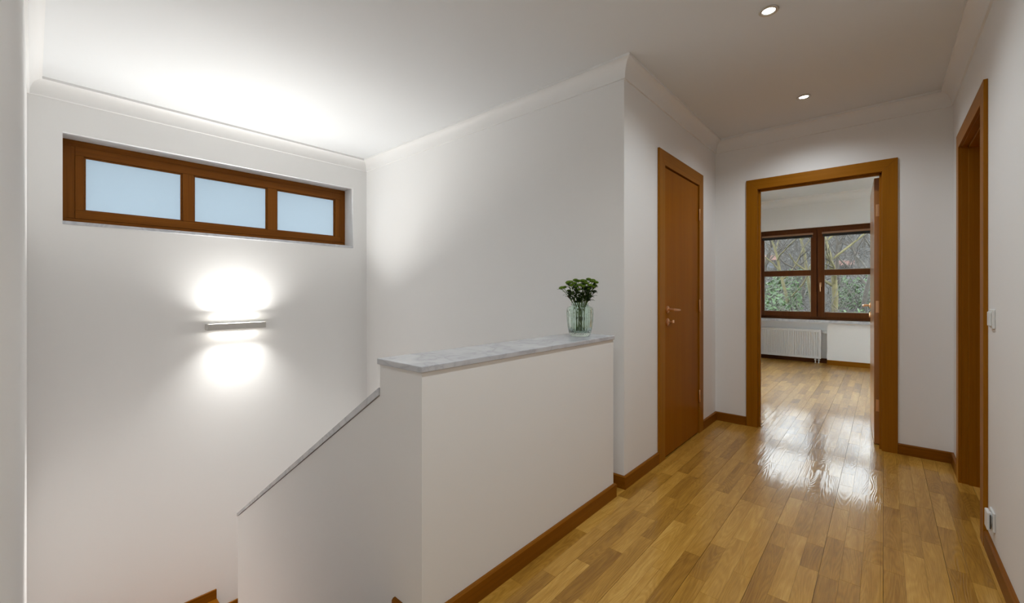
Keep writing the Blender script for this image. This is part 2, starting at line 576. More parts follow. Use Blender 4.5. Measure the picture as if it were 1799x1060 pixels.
# stairs
tread, riser = 0.2486, 0.164
stairs = empty('staircase', (-1.3, 0.41, 0), 'wooden staircase descending left between parapet and front wall to a landing', 'stairs', kind='structure')
for i in range(7):
    x1 = -1.30 - i * tread
    z = -(i + 1) * riser
    MB().box((x1 - tread, YF, -2.9), (x1, HWY0, z - 0.03)).build('riser_block', WALL, stairs)
    MB().box((x1 - tread, YF, z - 0.03), (x1 + 0.015 if i else x1, HWY0, z), 0.004).build('tread', SKY_, stairs)
ZL = -8 * riser
MB().box((XW, YF, -2.95), (-1.30 - 7 * tread, 0.98, ZL - 0.03)).build('landing_block', WALL, stairs)
MB().box((XW, YF, ZL - 0.03), (-1.30 - 7 * tread, 0.98, ZL)).build('landing', SKX, stairs)
for i in range(5):
    y0 = 0.98 + i * 0.264
    z = ZL - (i + 1) * 0.16
    MB().box((XW, y0, -2.95), (-3.04, y0 + 0.264, z - 0.03)).build('riser_block', WALL, stairs)
    MB().box((XW, y0, z - 0.03), (-3.04, y0 + 0.264, z), 0.004).build('tread', SKX, stairs)
struct('floor_lower', MB().box((XW, YF, -3.1), (XL, YB, -2.95)), SUBFLOOR, 'dark lower floor at the bottom of the stairwell, out of view', 'floor')

# ------------------------------------------------------------------ mouldings swept along walls, one object per wall
def sweep(path, prof, names, mat, labels, cat, closed=False):
    """path: inner wall corners counter-clockwise (room on the left); prof: (distance into the room, z)"""
    n = len(path)
    P = [Vector(p) for p in path]
    def nrm(a, b):
        d = (b - a).normalized()
        return Vector((-d.y, d.x))
    offs = []
    for i in range(n):
        if i == 0:
            offs.append(nrm(P[0], P[1]))
        elif i == n - 1:
            offs.append(nrm(P[-2], P[-1]))
        else:
            a, b = nrm(P[i - 1], P[i]), nrm(P[i], P[i + 1])
            offs.append((a + b) / (1 + a.dot(b)))
    out = []
    for i in range(n - 1):
        rings = []
        for j in (i, i + 1):
            rings.append([(P[j].x + offs[j].x * d, P[j].y + offs[j].y * d, z) for d, z in prof])
        mt = mat if not isinstance(mat, dict) else mat['x' if abs(P[i + 1].x - P[i].x) > abs(P[i + 1].y - P[i].y) else 'y']
        out.append(struct(names[i], MB().loft(rings), mt, labels[i], cat, smooth=True))
    return out

crown = [(-0.004, ZC - 0.108), (0.010, ZC - 0.108), (0.012, ZC - 0.104)]
for t in range(9):
    a = math.radians(90 * t / 8)
    crown.append((0.012 + 0.050 * (1 - math.cos(a)), ZC - 0.102 + 0.086 * math.sin(a)))
crown += [(0.064, ZC - 0.016), (0.064, ZC + 0.004), (-0.004, ZC + 0.004)]
path = [(XR, -3.0), (XR, YE), (XL, YE), (XL, YB), (XW, YB), (XW, YF), (-0.70, YF), (-0.70, -3.0)]
sweep(path, crown, ['trim_%d' % i for i in range(1, 8)], TRIM,
      ['white cove cornice along the right corridor wall', 'white cove cornice above the end doorway', 'white cove cornice above the closed door on the left corridor wall',
       'white cove cornice on the stairwell wall behind the half wall', 'white cove cornice above the frosted ribbon window', 'white cove cornice on the wall at the left edge of the picture',
       'white cove cornice in the corridor behind the viewpoint'], 'cornice')
crown2 = [(-0.004, ZC2 - 0.12), (0.014, ZC2 - 0.12), (0.016, ZC2 - 0.112)]
for t in range(7):
    a = math.radians(90 * t / 6)
    crown2.append((0.016 + 0.09 * (1 - math.cos(a)), ZC2 - 0.11 + 0.095 * math.sin(a)))
crown2 += [(0.11, ZC2 + 0.004), (-0.004, ZC2 + 0.004)]
sweep([(1.3, YE2), (1.3, YFAR), (-2.4, YFAR), (-2.4, YE2)], crown2, ['trim_8', 'trim_9', 'trim_10'], TRIM,
      ['white cornice on the right bedroom wall', 'white cornice above the bedroom window', 'white cornice on the left bedroom wall'], 'cornice')

BH, BT = 0.075, 0.014
base = [(-0.004, -0.003), (BT, -0.003), (BT, BH - 0.006), (BT - 0.006, BH), (-0.004, BH)]
SK = {'x': SKX, 'y': SKY_}
sweep([(XR, -3.0), (XR, 2.855)], base, ['baseboard_right'], SK, ['wooden baseboard on the right wall below the socket'], 'baseboard')
sweep([(XR, 3.805), (XR, YE), (0.080, YE)], base, ['baseboard_right_corner', 'baseboard_end_right'], SK,
      ['short wooden baseboard between right doorway and end wall', 'wooden baseboard right of the end doorway'], 'baseboard')
sweep([(-0.894, YE), (XL, YE), (XL, 3.715)], base, ['baseboard_end_left', 'baseboard_left_corner'], SK,
      ['wooden baseboard left of the end doorway', 'short wooden baseboard between closed door and end wall'], 'baseboard')
sweep([(XL, 2.785), (XL, YB), (HWX, YB)], base, ['baseboard_left', 'baseboard_gap'], SK,
      ['wooden baseboard between half wall and closed door', 'small wooden baseboard piece in the gap behind the half wall end'], 'baseboard')
# the half wall is walked clockwise around its outside, so the room stays on the left
sweep([(-1.301, HWY0), (XL, HWY0), (XL, HWY1), (HWX + 0.02, HWY1)][::1], [(-d, z) for d, z in base],
      ['baseboard_half_stair', 'baseboard_half_front', 'baseboard_half_end'], SK,
      ['wooden baseboard on the short stair side of the half wall', 'long wooden baseboard along the corridor side of the half wall', 'wooden baseboard on the far end of the half wall'], 'baseboard')
sweep([(NX1, YFAR + 0.15), (NX0, YFAR + 0.15)], base, ['baseboard_niche'], {'x': DKX, 'y': DKX}, ['dark baseboard under the radiator'], 'baseboard')
sweep([(1.3, YFAR), (NX1, YFAR)], base, ['baseboard_bedroom'], {'x': SKX, 'y': SKX}, ['wooden baseboard right of the radiator niche'], 'baseboard')
# stepped skirting on the window wall
sk = MB().box((XW, YF, ZL), (XW + BT, 0.98, ZL + BH), 0.003)
struct('baseboard_landing', sk, SKY_, 'wooden baseboard on the landing below the window wall', 'baseboard')
sk = MB()
for i in range(5):
    z = ZL - (i + 1) * 0.16
    sk.box((XW, 0.98 + i * 0.264 + (0.0 if i == 0 else 0.012), z), (XW + BT, 0.98 + (i + 1) * 0.264 + 0.012, z + BH + (0.0)), 0.003)
struct('baseboard_lower_stair', sk, SKY_, 'stepped wooden baseboard beside the lower steps on the window wall', 'baseboard')

# ------------------------------------------------------------------ doors
def casing(parent, plane, axis, a0, a1, top, w, t, out, wl, wu, name='casing'):
    """mitred three-piece casing. axis: 0 runs along x (wall across y), 1 runs along y (wall across x)"""
    lo, hi = sorted((plane, plane + out * t))
    ax = 1 - axis
    def piece(poly, mat, nm):
        m = MB()
        if axis == 0:
            m.prism([(u, z) for u, z in poly], 1, lo, hi, 0.0015)
        else:
            m.prism([(u, z) for u, z in poly], 0, lo, hi, 0.0015)
        m.build(nm, mat, parent)
    piece([(a0 - w, -0.002), (a0, -0.002), (a0, top), (a0 - w, top + w)], wu, 'casing_upright')
    piece([(a1, -0.002), (a1 + w, -0.002), (a1 + w, top + w), (a1, top)], wu, 'casing_upright')
    piece([(a0, top), (a1, top), (a1 + w, top + w), (a0 - w, top + w)], wl, 'casing_head')

def hinge(parent, c, mat=BRASS, h=0.09):
    x, y, z = c
    m = MB().lathe([(0.001, z - h / 2 - 0.006), (0.005, z - h / 2 - 0.003), (0.0065, z - h / 2), (0.0065, z + h / 2), (0.005, z + h / 2 + 0.003), (0.001, z + h / 2 + 0.006)], (x, y, 0), 12)
    return m.build('hinge', mat, parent, True)

# door 1: closed door in the left wall
d1 = empty('door_1', (XL, (D1Y0 + D1Y1) / 2, 0), 'closed plain brown wooden door in the left corridor wall', 'door', kind='structure')
casing(d1, XL, 1, D1Y0, D1Y1, D1Z, 0.10, 0.014, 1, WOODY, WOODZ)
jm = MB()
for lo, hi in [((XL - 0.115, D1Y0 - 0.019, -0.003), (XL, D1Y0, D1Z + 0.019)), ((XL - 0.115, D1Y1, -0.003), (XL, D1Y1 + 0.019, D1Z + 0.019)), ((XL - 0.115, D1Y0, D1Z), (XL, D1Y1, D1Z + 0.019))]:
    jm.box(lo, hi)
jm.build('jamb', WOODZ, d1)
leaf = MB().box((XL - 0.034, D1Y0 + 0.002, 0.008), (XL + 0.006, D1Y1 - 0.010, D1Z - 0.010), 0.002).build('door_leaf', DOORW, d1)
for z in (1.79, 1.046, 0.306):
    hinge(d1, (XL + 0.016, D1Y1 - 0.004, z))
def lever(parent, x, y, z, sx, sy, L=0.115):
    """lever on a door face whose normal is +-x; sy: direction the lever points"""
    m = MB().lathe([(0.0255, 0), (0.0255, sx * 0.006), (0.022, sx * 0.009), (0.010, sx * 0.010), (0.009, sx * 0.05), (0.001, sx * 0.055)], (x, y, z), 20, 'X')
    m.build('rosette', BRASS, parent, True)
    m = MB().tube([(x + sx * 0.030, y, z), (x + sx * 0.046, y, z), (x + sx * 0.050, y + sy * 0.012, z - 0.001), (x + sx * 0.050, y + sy * 0.05, z - 0.003), (x + sx * 0.048, y + sy * L, z - 0.006)],
                  [0.009, 0.009, 0.0088, 0.008, 0.0065], 12)
    m.build('lever', BRASS, parent, True)
lever(leaf, XL + 0.006, 2.945, 1.035, 1, 1)
m = MB().lathe([(0.0255, 0), (0.0255, 0.006), (0.022, 0.009), (0.001, 0.0095)], (XL + 0.006, 2.945, 0.948), 20, 'X')
m.build('key_rosette', BRASS, leaf, True)
m = MB().lathe([(0.004, 0), (0.004, 0.03), (0.002, 0.031)], (XL + 0.0155, 2.945, 0.948), 10, 'X')
m.box((XL + 0.045, 2.935, 0.942), (XL + 0.049, 2.965, 0.962), 0.0015)
m.build('key', BRASS, leaf)

# door 2: open doorway in the end wall
d2 = empty('door_2', ((D2X0 + D2X1) / 2, YE, 0), 'brown wooden doorway in the end wall, its leaf opened into the bedroom', 'door', kind='structure')
casing(d2, YE, 0, D2X0, D2X1, D2Z, 0.085, 0.014, -1, WOODX, WOODZ)
casing(d2, YE2, 0, D2X0, D2X1, D2Z, 0.085, 0.014, 1, WOODX, WOODZ)
jm = MB()
for lo, hi in [((D2X0 - 0.019, YE, -0.003), (D2X0 + 0.002, YE2, D2Z + 0.019)), ((D2X1 - 0.002, YE, -0.003), (D2X1 + 0.019, YE2, D2Z + 0.019)), ((D2X0, YE, D2Z - 0.002), (D2X1, YE2, D2Z + 0.019)),
               ((D2X0 + 0.002, YE + 0.025, -0.003), (D2X0 + 0.016, YE + 0.055, D2Z - 0.002)), ((D2X1 - 0.016, YE + 0.025, -0.003), (D2X1 - 0.002, YE + 0.055, D2Z - 0.002)), ((D2X0, YE + 0.025, D2Z - 0.016), (D2X1, YE + 0.055, D2Z - 0.002))]:
    jm.box(lo, hi, 0.001)
jm.build('jamb', WOODZ, d2)
# leaf, hinged on the right jamb, swung just past square into the bedroom
lf = empty('door_leaf', (D2X1 - 0.006 - d2.location.x, 4.217 - d2.location.y, 0))
lf.parent = d2
ang = math.radians(2.6)
def leaf_part(mb, name, mat, smooth=False):
    o = mb.build(name, mat, None, smooth)
    o.parent = lf
    return o
lf.rotation_euler = (0, 0, ang)
leaf_part(MB().box((-0.040, 0.0, 0.010), (0.0, 0.785, 2.020), 0.0015), 'leaf_panel', LEAFW)
for z in (1.775, 1.046, 0.300):
    mh = MB().box((-0.030, -0.0022, z - 0.045), (-0.006, 0.0004, z + 0.045), 0.001)
    for dz in (-0.03, 0, 0.03):
        mh.lathe([(0.0035, -0.0022), (0.003, -0.0032), (0.001, -0.0035)], (-0.018 + (0.005 if dz == 0 else -0.004), 0, z + dz), 10, 'Y')
    leaf_part(mh, 'hinge_plate', BRASS)
def lever_local(sx, x):
    m = MB().lathe([(0.0255, 0), (0.0255, sx * 0.006), (0.022, sx * 0.009), (0.010, sx * 0.010), (0.009, sx * 0.05), (0.001, sx * 0.055)], (x, 0.725, 1.04), 20, 'X')
    m.tube([(x + sx * 0.030, 0.725, 1.04), (x + sx * 0.046, 0.725, 1.04), (x + sx * 0.050, 0.713, 1.039), (x + sx * 0.050, 0.67, 1.037), (x + sx * 0.048, 0.61, 1.034)], [0.009, 0.009, 0.0088, 0.008, 0.0065], 12)
    m.lathe([(0.0255, 0), (0.0255, sx * 0.006), (0.022, sx * 0.009), (0.001, sx * 0.0095)], (x, 0.725, 0.955), 20, 'X')
    leaf_part(m, 'lever_handle', BRASS, True)
lever_local(-1, -0.040)
lever_local(1, 0.0)

# door 3: doorway in the right wall
d3 = empty('door_3', (XR, (D3Y0 + D3Y1) / 2, 0), 'dark open wooden doorway in the right corridor wall', 'door', kind='structure')
casing(d3, XR, 1, D3Y0, D3Y1, D3Z, 0.088, 0.015, -1, WOODY, WOODZ)
casing(d3, XR2, 1, D3Y0, D3Y1, D3Z, 0.088, 0.015, 1, WOODY, WOODZ)
jm = MB()
for lo, hi in [((XR, D3Y0 - 0.019, -0.003), (XR2, D3Y0 + 0.002, D3Z + 0.019)), ((XR, D3Y1 - 0.002, -0.003), (XR2, D3Y1 + 0.019, D3Z + 0.019)), ((XR, D3Y0, D3Z - 0.002), (XR2, D3Y1, D3Z + 0.019)),
               ((XR + 0.028, D3Y1 - 0.016, -0.003), (XR2 - 0.045, D3Y1 - 0.002, D3Z - 0.002)), ((XR + 0.028, D3Y0 + 0.002, -0.003), (XR2 - 0.045, D3Y0 + 0.016, D3Z - 0.002)), ((XR + 0.028, D3Y0, D3Z - 0.016), (XR2 - 0.045, D3Y1, D3Z - 0.002))]:
    jm.box(lo, hi, 0.001)
jm.build('jamb', WOODZ, d3)
MB().box((XR2 - 0.042, D3Y0 + 0.004, 0.008), (XR2 - 0.002, D3Y1 - 0.004, D3Z - 0.006), 0.002).build('door_leaf', DOORW, d3)

# ------------------------------------------------------------------ window 1: frosted ribbon window of the stairwell
w1 = empty('window_1', (XW, (WY0 + WY1) / 2, WZ0), 'long brown wooden ribbon window with three frosted panes, high on the stairwell wall', 'window', kind='structure')
XF = XW - 0.165      # frame face
ws = wood('window_frame_wood', (0.16, 0.048, 0.005), (0.23, 0.074, 0.008), (0.28, 0.098, 0.012), axis=1)
wz = wood('window_frame_wood_upright', (0.16, 0.048, 0.005), (0.23, 0.074, 0.008), (0.28, 0.098, 0.012), axis=2)
fz0, fz1 = 1.627, WZ1 - 0.0005
def fbox(name, mat, y0, y1, z0, z1, xf, d=0.055, bev=0.003):
    return MB().box((xf - d, y0, z0), (xf, y1, z1), bev).build(name, mat, w1)
# fixed outer frame
fbox('frame_rail', ws, WY0, WY1, fz1 - 0.042, fz1, XF)
fbox('frame_rail', ws, WY0, WY1, fz0, fz0 + 0.042, XF)
fbox('frame_stile', wz, WY0, WY0 + 0.064, fz0 + 0.042, fz1 - 0.042, XF)
fbox('frame_stile', wz, WY1 - 0.05, WY1, fz0 + 0.042, fz1 - 0.042, XF)
# sash with glazing bars
ga, gb = 0.238, 2.045
gz0, gz1 = 1.726, 2.108
fbox('sash_rail', ws, WY0 + 0.064, WY1 - 0.05, gz1, fz1 - 0.042, XF + 0.004, 0.05)
fbox('sash_rail', ws, WY0 + 0.064, WY1 - 0.05, fz0 + 0.042, gz0, XF + 0.004, 0.05)
fbox('sash_stile', wz, WY0 + 0.064, ga, gz0, gz1, XF + 0.004, 0.05)
fbox('sash_stile', wz, gb, WY1 - 0.05, gz0, gz1, XF + 0.004, 0.05)
pan = [(ga, 0.792), (0.866, 1.412), (1.492, gb)]
for (a, b) in ((0.792, 0.866), (1.412, 1.492)):
    fbox('glazing_bar', wz, a, b, gz0, gz1, XF + 0.004, 0.05)
for (a, b) in pan:
    bead = MB()
    for lo, hi in [((a, gz0), (b, gz0 + 0.010)), ((a, gz1 - 0.010), (b, gz1)), ((a, gz0 + 0.010), (a + 0.010, gz1 - 0.010)), ((b - 0.010, gz0 + 0.010), (b, gz1 - 0.010))]:
        bead.box((XF - 0.026, lo[0], lo[1]), (XF - 0.010, hi[0], hi[1]), 0.002)
    bead.build('glazing_bead', ws, w1)
    MB().box((XF - 0.034, a - 0.004, gz0 - 0.004), (XF - 0.028, b + 0.004, gz1 + 0.004)).build('pane', FROST, w1)['label'] = 'frosted bluish glass pane'
MB().box((XF - 0.06, WY0 + 0.0005, WZ0 + 0.0005), (XW + 0.006, WY1 - 0.0005, 1.627), 0.002).build('window_sill', MARBLE, w1)

# ------------------------------------------------------------------ window 2: bedroom casement
w2 = empty('window_2', ((WX0 + WX1) / 2, YFAR, VZ0), 'dark brown two-casement window of the bedroom looking out on bare trees', 'window', kind='structure')
YW = YFAR + 0.04      # face of the sashes
fr = MB()
for lo, hi in [((WX0, VZ0 + 0.002), (WX1, VZ0 + 0.055)), ((WX0, VZ1 - 0.055), (WX1, VZ1)), ((WX0, VZ0 + 0.055), (WX0 + 0.045, VZ1 - 0.055)), ((WX1 - 0.045, VZ0 + 0.055), (WX1, VZ1 - 0.055)), ((-0.835, VZ0 + 0.055), (-0.775, VZ1 - 0.055))]:
    fr.box((lo[0], YW + 0.014, lo[1]), (hi[0], YW + 0.09, hi[1]), 0.002)
fr.build('window_frame', DKX, w2)
SASH = [(-1.630, -0.812, -1.557, -0.890), (-0.798, 0.020, -0.711, -0.044)]
sz0, sz1 = 0.752, 2.178
GZ = [(0.835, 1.432), (1.520, 2.075)]
for si, (a, b, g0, g1) in enumerate(SASH):
    s = MB()
    for lo, hi in [((a, sz0), (g0, sz1)), ((g1, sz0), (b, sz1)), ((g0, sz0), (g1, GZ[0][0])), ((g0, GZ[1][1]), (g1, sz1)), ((g0, GZ[0][1]), (g1, GZ[1][0]))]:
        s.box((lo[0], YW - 0.012, lo[1]), (hi[0], YW + 0.05, hi[1]), 0.003)
    s = s.build('sash', DKZ, w2)
    for (z0, z1) in GZ:
        MB().box((g0 - 0.006, YW + 0.018, z0 - 0.006), (g1 + 0.006, YW + 0.024, z1 + 0.006)).build('pane', GLASS, s)
        q = MB()
        for lo, hi in [((g0, z0), (g1, z0 + 0.007)), ((g0, z1 - 0.007), (g1, z1)), ((g0, z0 + 0.007), (g0 + 0.007, z1 - 0.007)), ((g1 - 0.007, z0 + 0.007), (g1, z1 - 0.007))]:
            q.box((lo[0], YW + 0.008, lo[1]), (hi[0], YW + 0.017, hi[1]))
        q.build('glazing_gasket', STEEL, s)['label'] = 'pale edge of the double glazing'
    if si == 1:
        hd = MB().box((-0.772, YW - 0.018, 1.245), (-0.748, YW - 0.012, 1.315), 0.002)
        hd.tube([(-0.76, YW - 0.016, 1.29), (-0.76, YW - 0.05, 1.29), (-0.76, YW - 0.055, 1.275), (-0.76, YW - 0.052, 1.17)], [0.007, 0.007, 0.0075, 0.006], 10)
        hd.build('window_handle', BRASS, s, True)
MB().box((NX0, YFAR - 0.07, VZ0 - 0.042), (0.30, YW + 0.09, VZ0), 0.004).build('window_sill', MARBLE, w2)

for (a, b, g0, g1), lab in zip(SASH, ('raised pleated blind with bronze bottom rail on the left casement', 'raised pleated blind with bronze bottom rail on the right casement')):
    c = empty('window_blind', ((g0 + g1) / 2, YW - 0.012, 2.06), lab, 'blind', 'blinds on the bedroom window')
    MB().box((g0 - 0.03, YW - 0.040, 2.098), (g1 + 0.03, YW - 0.0122, 2.128), 0.003).build('head_rail', BRONZE, c)
    pl_ = MB()
    for i in range(5):
        pl_.box((g0 - 0.02, YW - 0.034 + 0.003 * (i % 2), 2.068 + i * 0.006), (g1 + 0.02, YW - 0.014, 2.0735 + i * 0.006))
    pl_.build('pleats', GASKET, c)
    MB().box((g0 - 0.024, YW - 0.036, 2.056), (g1 + 0.024, YW - 0.0125, 2.068), 0.002).build('bottom_rail', GASKET, c)

# glazed opening added out of view, brightens the bedroom with side daylight
w3 = empty('added_window_3', (-2.45, (SW0 + SW1) / 2, 0), 'glazed opening added for daylight in the left bedroom wall, hidden behind the end wall', 'window', kind='structure')
for (a, b) in ((SW0, (SW0 + SW1) / 2), ((SW0 + SW1) / 2, SW1)):
    q = MB()
    for lo, hi in [((a, 0), (a + 0.08, SWZ)), ((b - 0.08, 0), (b, SWZ)), ((a + 0.08, 0), (b - 0.08, 0.1)), ((a + 0.08, SWZ - 0.08), (b - 0.08, SWZ))]:
        q.box((-2.48, lo[0], lo[1]), (-2.42, hi[0], hi[1]), 0.002)
    q.build('sash', DKZ, w3)
    MB().box((-2.455, a + 0.075, 0.095), (-2.449, b - 0.075, SWZ - 0.075)).build('pane', GLASS, w3)

# ------------------------------------------------------------------ radiator
rad = empty('radiator', (-1.28, YFAR + 0.09, 0.07), 'white ribbed panel radiator in the niche under the bedroom window', 'radiator')
rx0, rx1, rz0, rz1, ry = -1.80, -0.757, 0.075, 0.545, YFAR + 0.035
prof = []
n = 31
pitch = (rx1 - rx0 - 0.05) / n
front = [(rx0, ry)]
x = rx0 + 0.025
for i in range(n):
    front += [(x, ry), (x + pitch * 0.32, ry), (x + pitch * 0.45, ry + 0.010), (x + pitch * 0.87, ry + 0.010)]
    x += pitch
front += [(rx1 - 0.025, ry), (rx1, ry)]
poly = front + [(rx1, ry + 0.02), (rx0, ry + 0.02)]
m = MB()
r0 = [(p[0], p[1], rz0 + 0.035) for p in poly]
r1 = [(p[0], p[1], rz1 - 0.035) for p in poly]
m.loft([r0, r1])
m.build('front_panel', RADW, rad)
fr = MB().box((rx0, ry - 0.001, rz0), (rx1, ry + 0.022, rz0 + 0.036), 0.004).box((rx0, ry - 0.001, rz1 - 0.036), (rx1, ry + 0.022, rz1), 0.004)
fr.build('panel_edge', RADW, rad)
MB().box((rx0 + 0.004, ry + 0.075, rz0), (rx1 - 0.004, ry + 0.09, rz1 - 0.01), 0.003).build('rear_panel', RADW, rad)
MB().box((rx0 - 0.001, ry + 0.021, rz0 + 0.01), (rx0 + 0.003, ry + 0.076, rz1), 0.001).build('side_cover', RADW, rad)
MB().box((rx1 - 0.003, ry + 0.021, rz0 + 0.01), (rx1 + 0.001, ry + 0.076, rz1), 0.001).build('side_cover', RADW, rad)
m = MB()
for i in range(34):
    xa = rx0 + 0.012 + i * (rx1 - rx0 - 0.03) / 34
    m.box((xa, ry + 0.023, rz1 - 0.008), (xa + 0.018, ry + 0.074, rz1 - 0.004))
m.build('top_grille', RADW, rad)
m = MB().lathe([(0.012, 0.001), (0.012, 0.020), (0.021, 0.022), (0.023, 0.030), (0.023, 0.062), (0.019, 0.072), (0.001, 0.074)], (rx1, ry + 0.045, 0.505), 18, 'X')
m.build('thermostat_valve', PLASTIC, rad, True)
m = MB()
for xa in (rx1 - 0.075, rx1 - 0.030):
    m.tube([(xa, ry + 0.03, rz0 + 0.004), (xa, ry + 0.03, -0.001)], 0.008, 10)
    m.lathe([(0.014, 0.042), (0.016, 0.046), (0.016, 0.062), (0.014, 0.066)], (xa, ry + 0.03, 0), 12)
m.build('pipe_connection', STEEL, rad)
for xa in (rx0 + 0.2, rx1 - 0.25):
    MB().box((xa, ry + 0.0895, 0.2), (xa + 0.05, YFAR + 0.15, 0.45)).build('wall_bracket', RADW, rad)

# ------------------------------------------------------------------ wall light
sc = empty('wall_light', (XW, 1.11, 0.88), 'slim satin aluminium up-and-down wall light glowing on the stairwell wall', 'wall light')
ly0, ly1, lz0, lz1, lxf = 0.905, 1.318, 0.856, 0.905, XW + 0.083
MB().box((lxf - 0.003, ly0, lz0), (lxf, ly1, lz1), 0.001).build('front_panel', LAMPBODY, sc)
for a in (ly0, ly1 - 0.003):
    MB().box((XW, a, lz0), (lxf - 0.0031, a + 0.003, lz1), 0.0008).build('end_cap', LAMPBODY, sc)
MB().box((XW, ly0 + 0.15, lz0 + 0.012), (XW + 0.012, ly1 - 0.15, lz1 - 0.012), 0.002).build('wall_bracket', LAMPBODY, sc)
MB().box((XW + 0.012, ly0 + 0.004, (lz0 + lz1) / 2 - 0.0015), (lxf - 0.0035, ly1 - 0.004, (lz0 + lz1) / 2 + 0.0015)).build('divider', LAMPBODY, sc)
for nm, rot, zz, pw in (('up_lamp', math.pi, 0.885, SCONCE_UP_W), ('down_lamp', 0, 0.876, SCONCE_DOWN_W)):
    ld = bpy.data.lights.new(nm, 'AREA')
    ld.shape = 'RECTANGLE'
    ld.size, ld.size_y = 0.020, 0.36
    ld.energy = pw
    ld.color = SCONCE_COL
    lo = bpy.data.objects.new(nm, ld)
    COL.objects.link(lo)
    lo.parent = sc
    lo.location = (0.056, 0.0015, zz - 0.88)
    ld.spread = math.radians(140 if rot else 125)
    lo.rotation_euler = (0, rot + (math.radians(28) if rot else -math.radians(38)), 0)
for z0 in (lz0, lz1 - 0.003):
    MB().box((XW, ly0 + 0.0031, z0), (XW + 0.050, ly1 - 0.0031, z0 + 0.003), 0.0008).build('glare_lip', LAMPBODY, sc)
for yy in (1.02, 1.20):
    for zz in (0.8925, 0.868):
        MB().tube([(XW + 0.070, yy - 0.03, zz), (XW + 0.070, yy + 0.03, zz)], 0.005, 10).build('lamp_tube', SCONCEGLOW, sc, True)

# ------------------------------------------------------------------ recessed downlights
SPX = -0.4155
def downlight(y, label, group=None):
    o = empty('ceiling_downlight', (SPX, y, ZC), label, 'ceiling light', group)
    ring = [(0.041, ZC), (0.043, ZC - 0.004), (0.040, ZC - 0.0065), (0.029, ZC - 0.006), (0.0255, ZC - 0.002), (0.0255, ZC)]
    m = MB()
    rings = []
    nn = 32
    for k in range(nn):
        a = 2 * math.pi * k / nn
        rings.append([(SPX + r * math.cos(a), y + r * math.sin(a), z) for r, z in ring])
    rings.append(rings[0])
    m.loft(rings, True, False)
    bmesh.ops.remove_doubles(m.bm, verts=m.bm.verts[:], dist=1e-5)
    m.build('trim_ring', STEEL, o, True)
    MB().lathe([(0.001, ZC - 0.0025), (0.0252, ZC - 0.0025), (0.0252, ZC - 0.0005), (0.001, ZC - 0.0005)], (SPX, y, 0), 28).build('lens', LAMPGLOW, o)
    ld = bpy.data.lights.new('downlight_lamp', 'SPOT')
    ld.energy = SPOT_W
    ld.color = WARM
    ld.spot_size = math.radians(150)
    ld.spot_blend = 0.9
    ld.shadow_soft_size = 0.028
    lo = bpy.data.objects.new('downlight_lamp', ld)
    COL.objects.link(lo)
    lo.parent = o
    lo.location = (0, 0, -0.012)
downlight(2.352, 'nearer recessed steel-ringed downlight, near the top edge of the picture')
downlight(3.551, 'farther recessed downlight, glaring above the end doorway')
for yy, nth in ((1.15, 'third recessed downlight counted from the end wall, just above the top of the picture'), (-0.05, 'added unseen downlight, fourth from the end wall, right above the viewpoint'),
                (-1.25, 'added unseen downlight, fifth from the end wall, behind the viewpoint'), (-2.45, 'last added unseen downlight, next to the rear corridor wall')):
    downlight(yy, nth)  # the last three are added out of view to brighten the corridor

# ------------------------------------------------------------------ switch and socket on the right wall
sw = empty('light_switch', (XR, 2.735, 1.04), 'white rocker light switch beside the right doorway', 'switch')
MB().box((XR - 0.009, 2.690, 1.000), (XR, 2.772, 1.082), 0.003).build('plate', PLASTIC, sw)
MB().box((XR - 0.016, 2.705, 1.010), (XR - 0.0085, 2.758, 1.072), 0.003, M=None).build('rocker', PLASTIC, sw)
so = empty('wall_socket', (XR, 2.735, 0.175), 'white wall socket low on the right wall, beneath the switch', 'socket')
MB().box((XR - 0.008, 2.690, 0.135), (XR, 2.772, 0.217), 0.003).build('plate', PLASTIC, so)
MB().lathe([(0.030, 0), (0.030, -0.004), (0.024, -0.005), (0.022, -0.002), (0.001, -0.002)], (XR - 0.0075, 2.731, 0.176), 20, 'X').build('socket_well', PLASTIC, so, True)
ad = empty('plug_adapter', (XR - 0.02, 2.72, 0.175), 'white boxy plug-in adapter in the low wall socket', 'adapter')
MB().box((XR - 0.024, 2.695, 0.138), (XR - 0.0126, 2.755, 0.214), 0.003).build('adapter_body', PLASTIC, ad)
MB().box((XR - 0.016, 2.6925, 0.146), (XR - 0.0128, 2.6949, 0.206), 0.0006).build('shadow_gap_strip', SHADEP, ad)  # dark strip standing in for the shadow gap beside the adapter

# ------------------------------------------------------------------ vase with green chrysanthemums
VX, VY, VZ = -1.272, 2.02, 0.911
vase = empty('glass_vase', (VX, VY, VZ), 'ribbed pale green glass vase on the marble coping', 'vase')
def flute(a, h):
    z = h
    if z < 0.004 or z > 0.166:
        return 1.0
    k = min(1, (z - 0.004) / 0.01) * min(1, (0.166 - z) / 0.012)
    return 1 + 0.022 * k * math.cos(26 * a)
outer = [(0.050, 0.0), (0.0545, 0.004), (0.060, 0.020), (0.064, 0.038), (0.0655, 0.042), (0.068, 0.06), (0.0715, 0.095), (0.0728, 0.125), (0.0718, 0.148), (0.0665, 0.161), (0.0545, 0.169), (0.0485, 0.1725), (0.0475, 0.182), (0.0495, 0.188)]
inner = [(0.0465, 0.188), (0.0445, 0.181), (0.0450, 0.171), (0.0515, 0.1655), (0.0628, 0.158), (0.0680, 0.146), (0.0688, 0.124), (0.0675, 0.095), (0.064, 0.06), (0.060, 0.038), (0.050, 0.024), (0.02, 0.018), (0.002, 0.017)]
m = MB()
nseg = 104
rings = [[(0.002 * math.cos(2 * math.pi * k / nseg), 0.002 * math.sin(2 * math.pi * k / nseg), 0.0) for k in range(nseg)]]
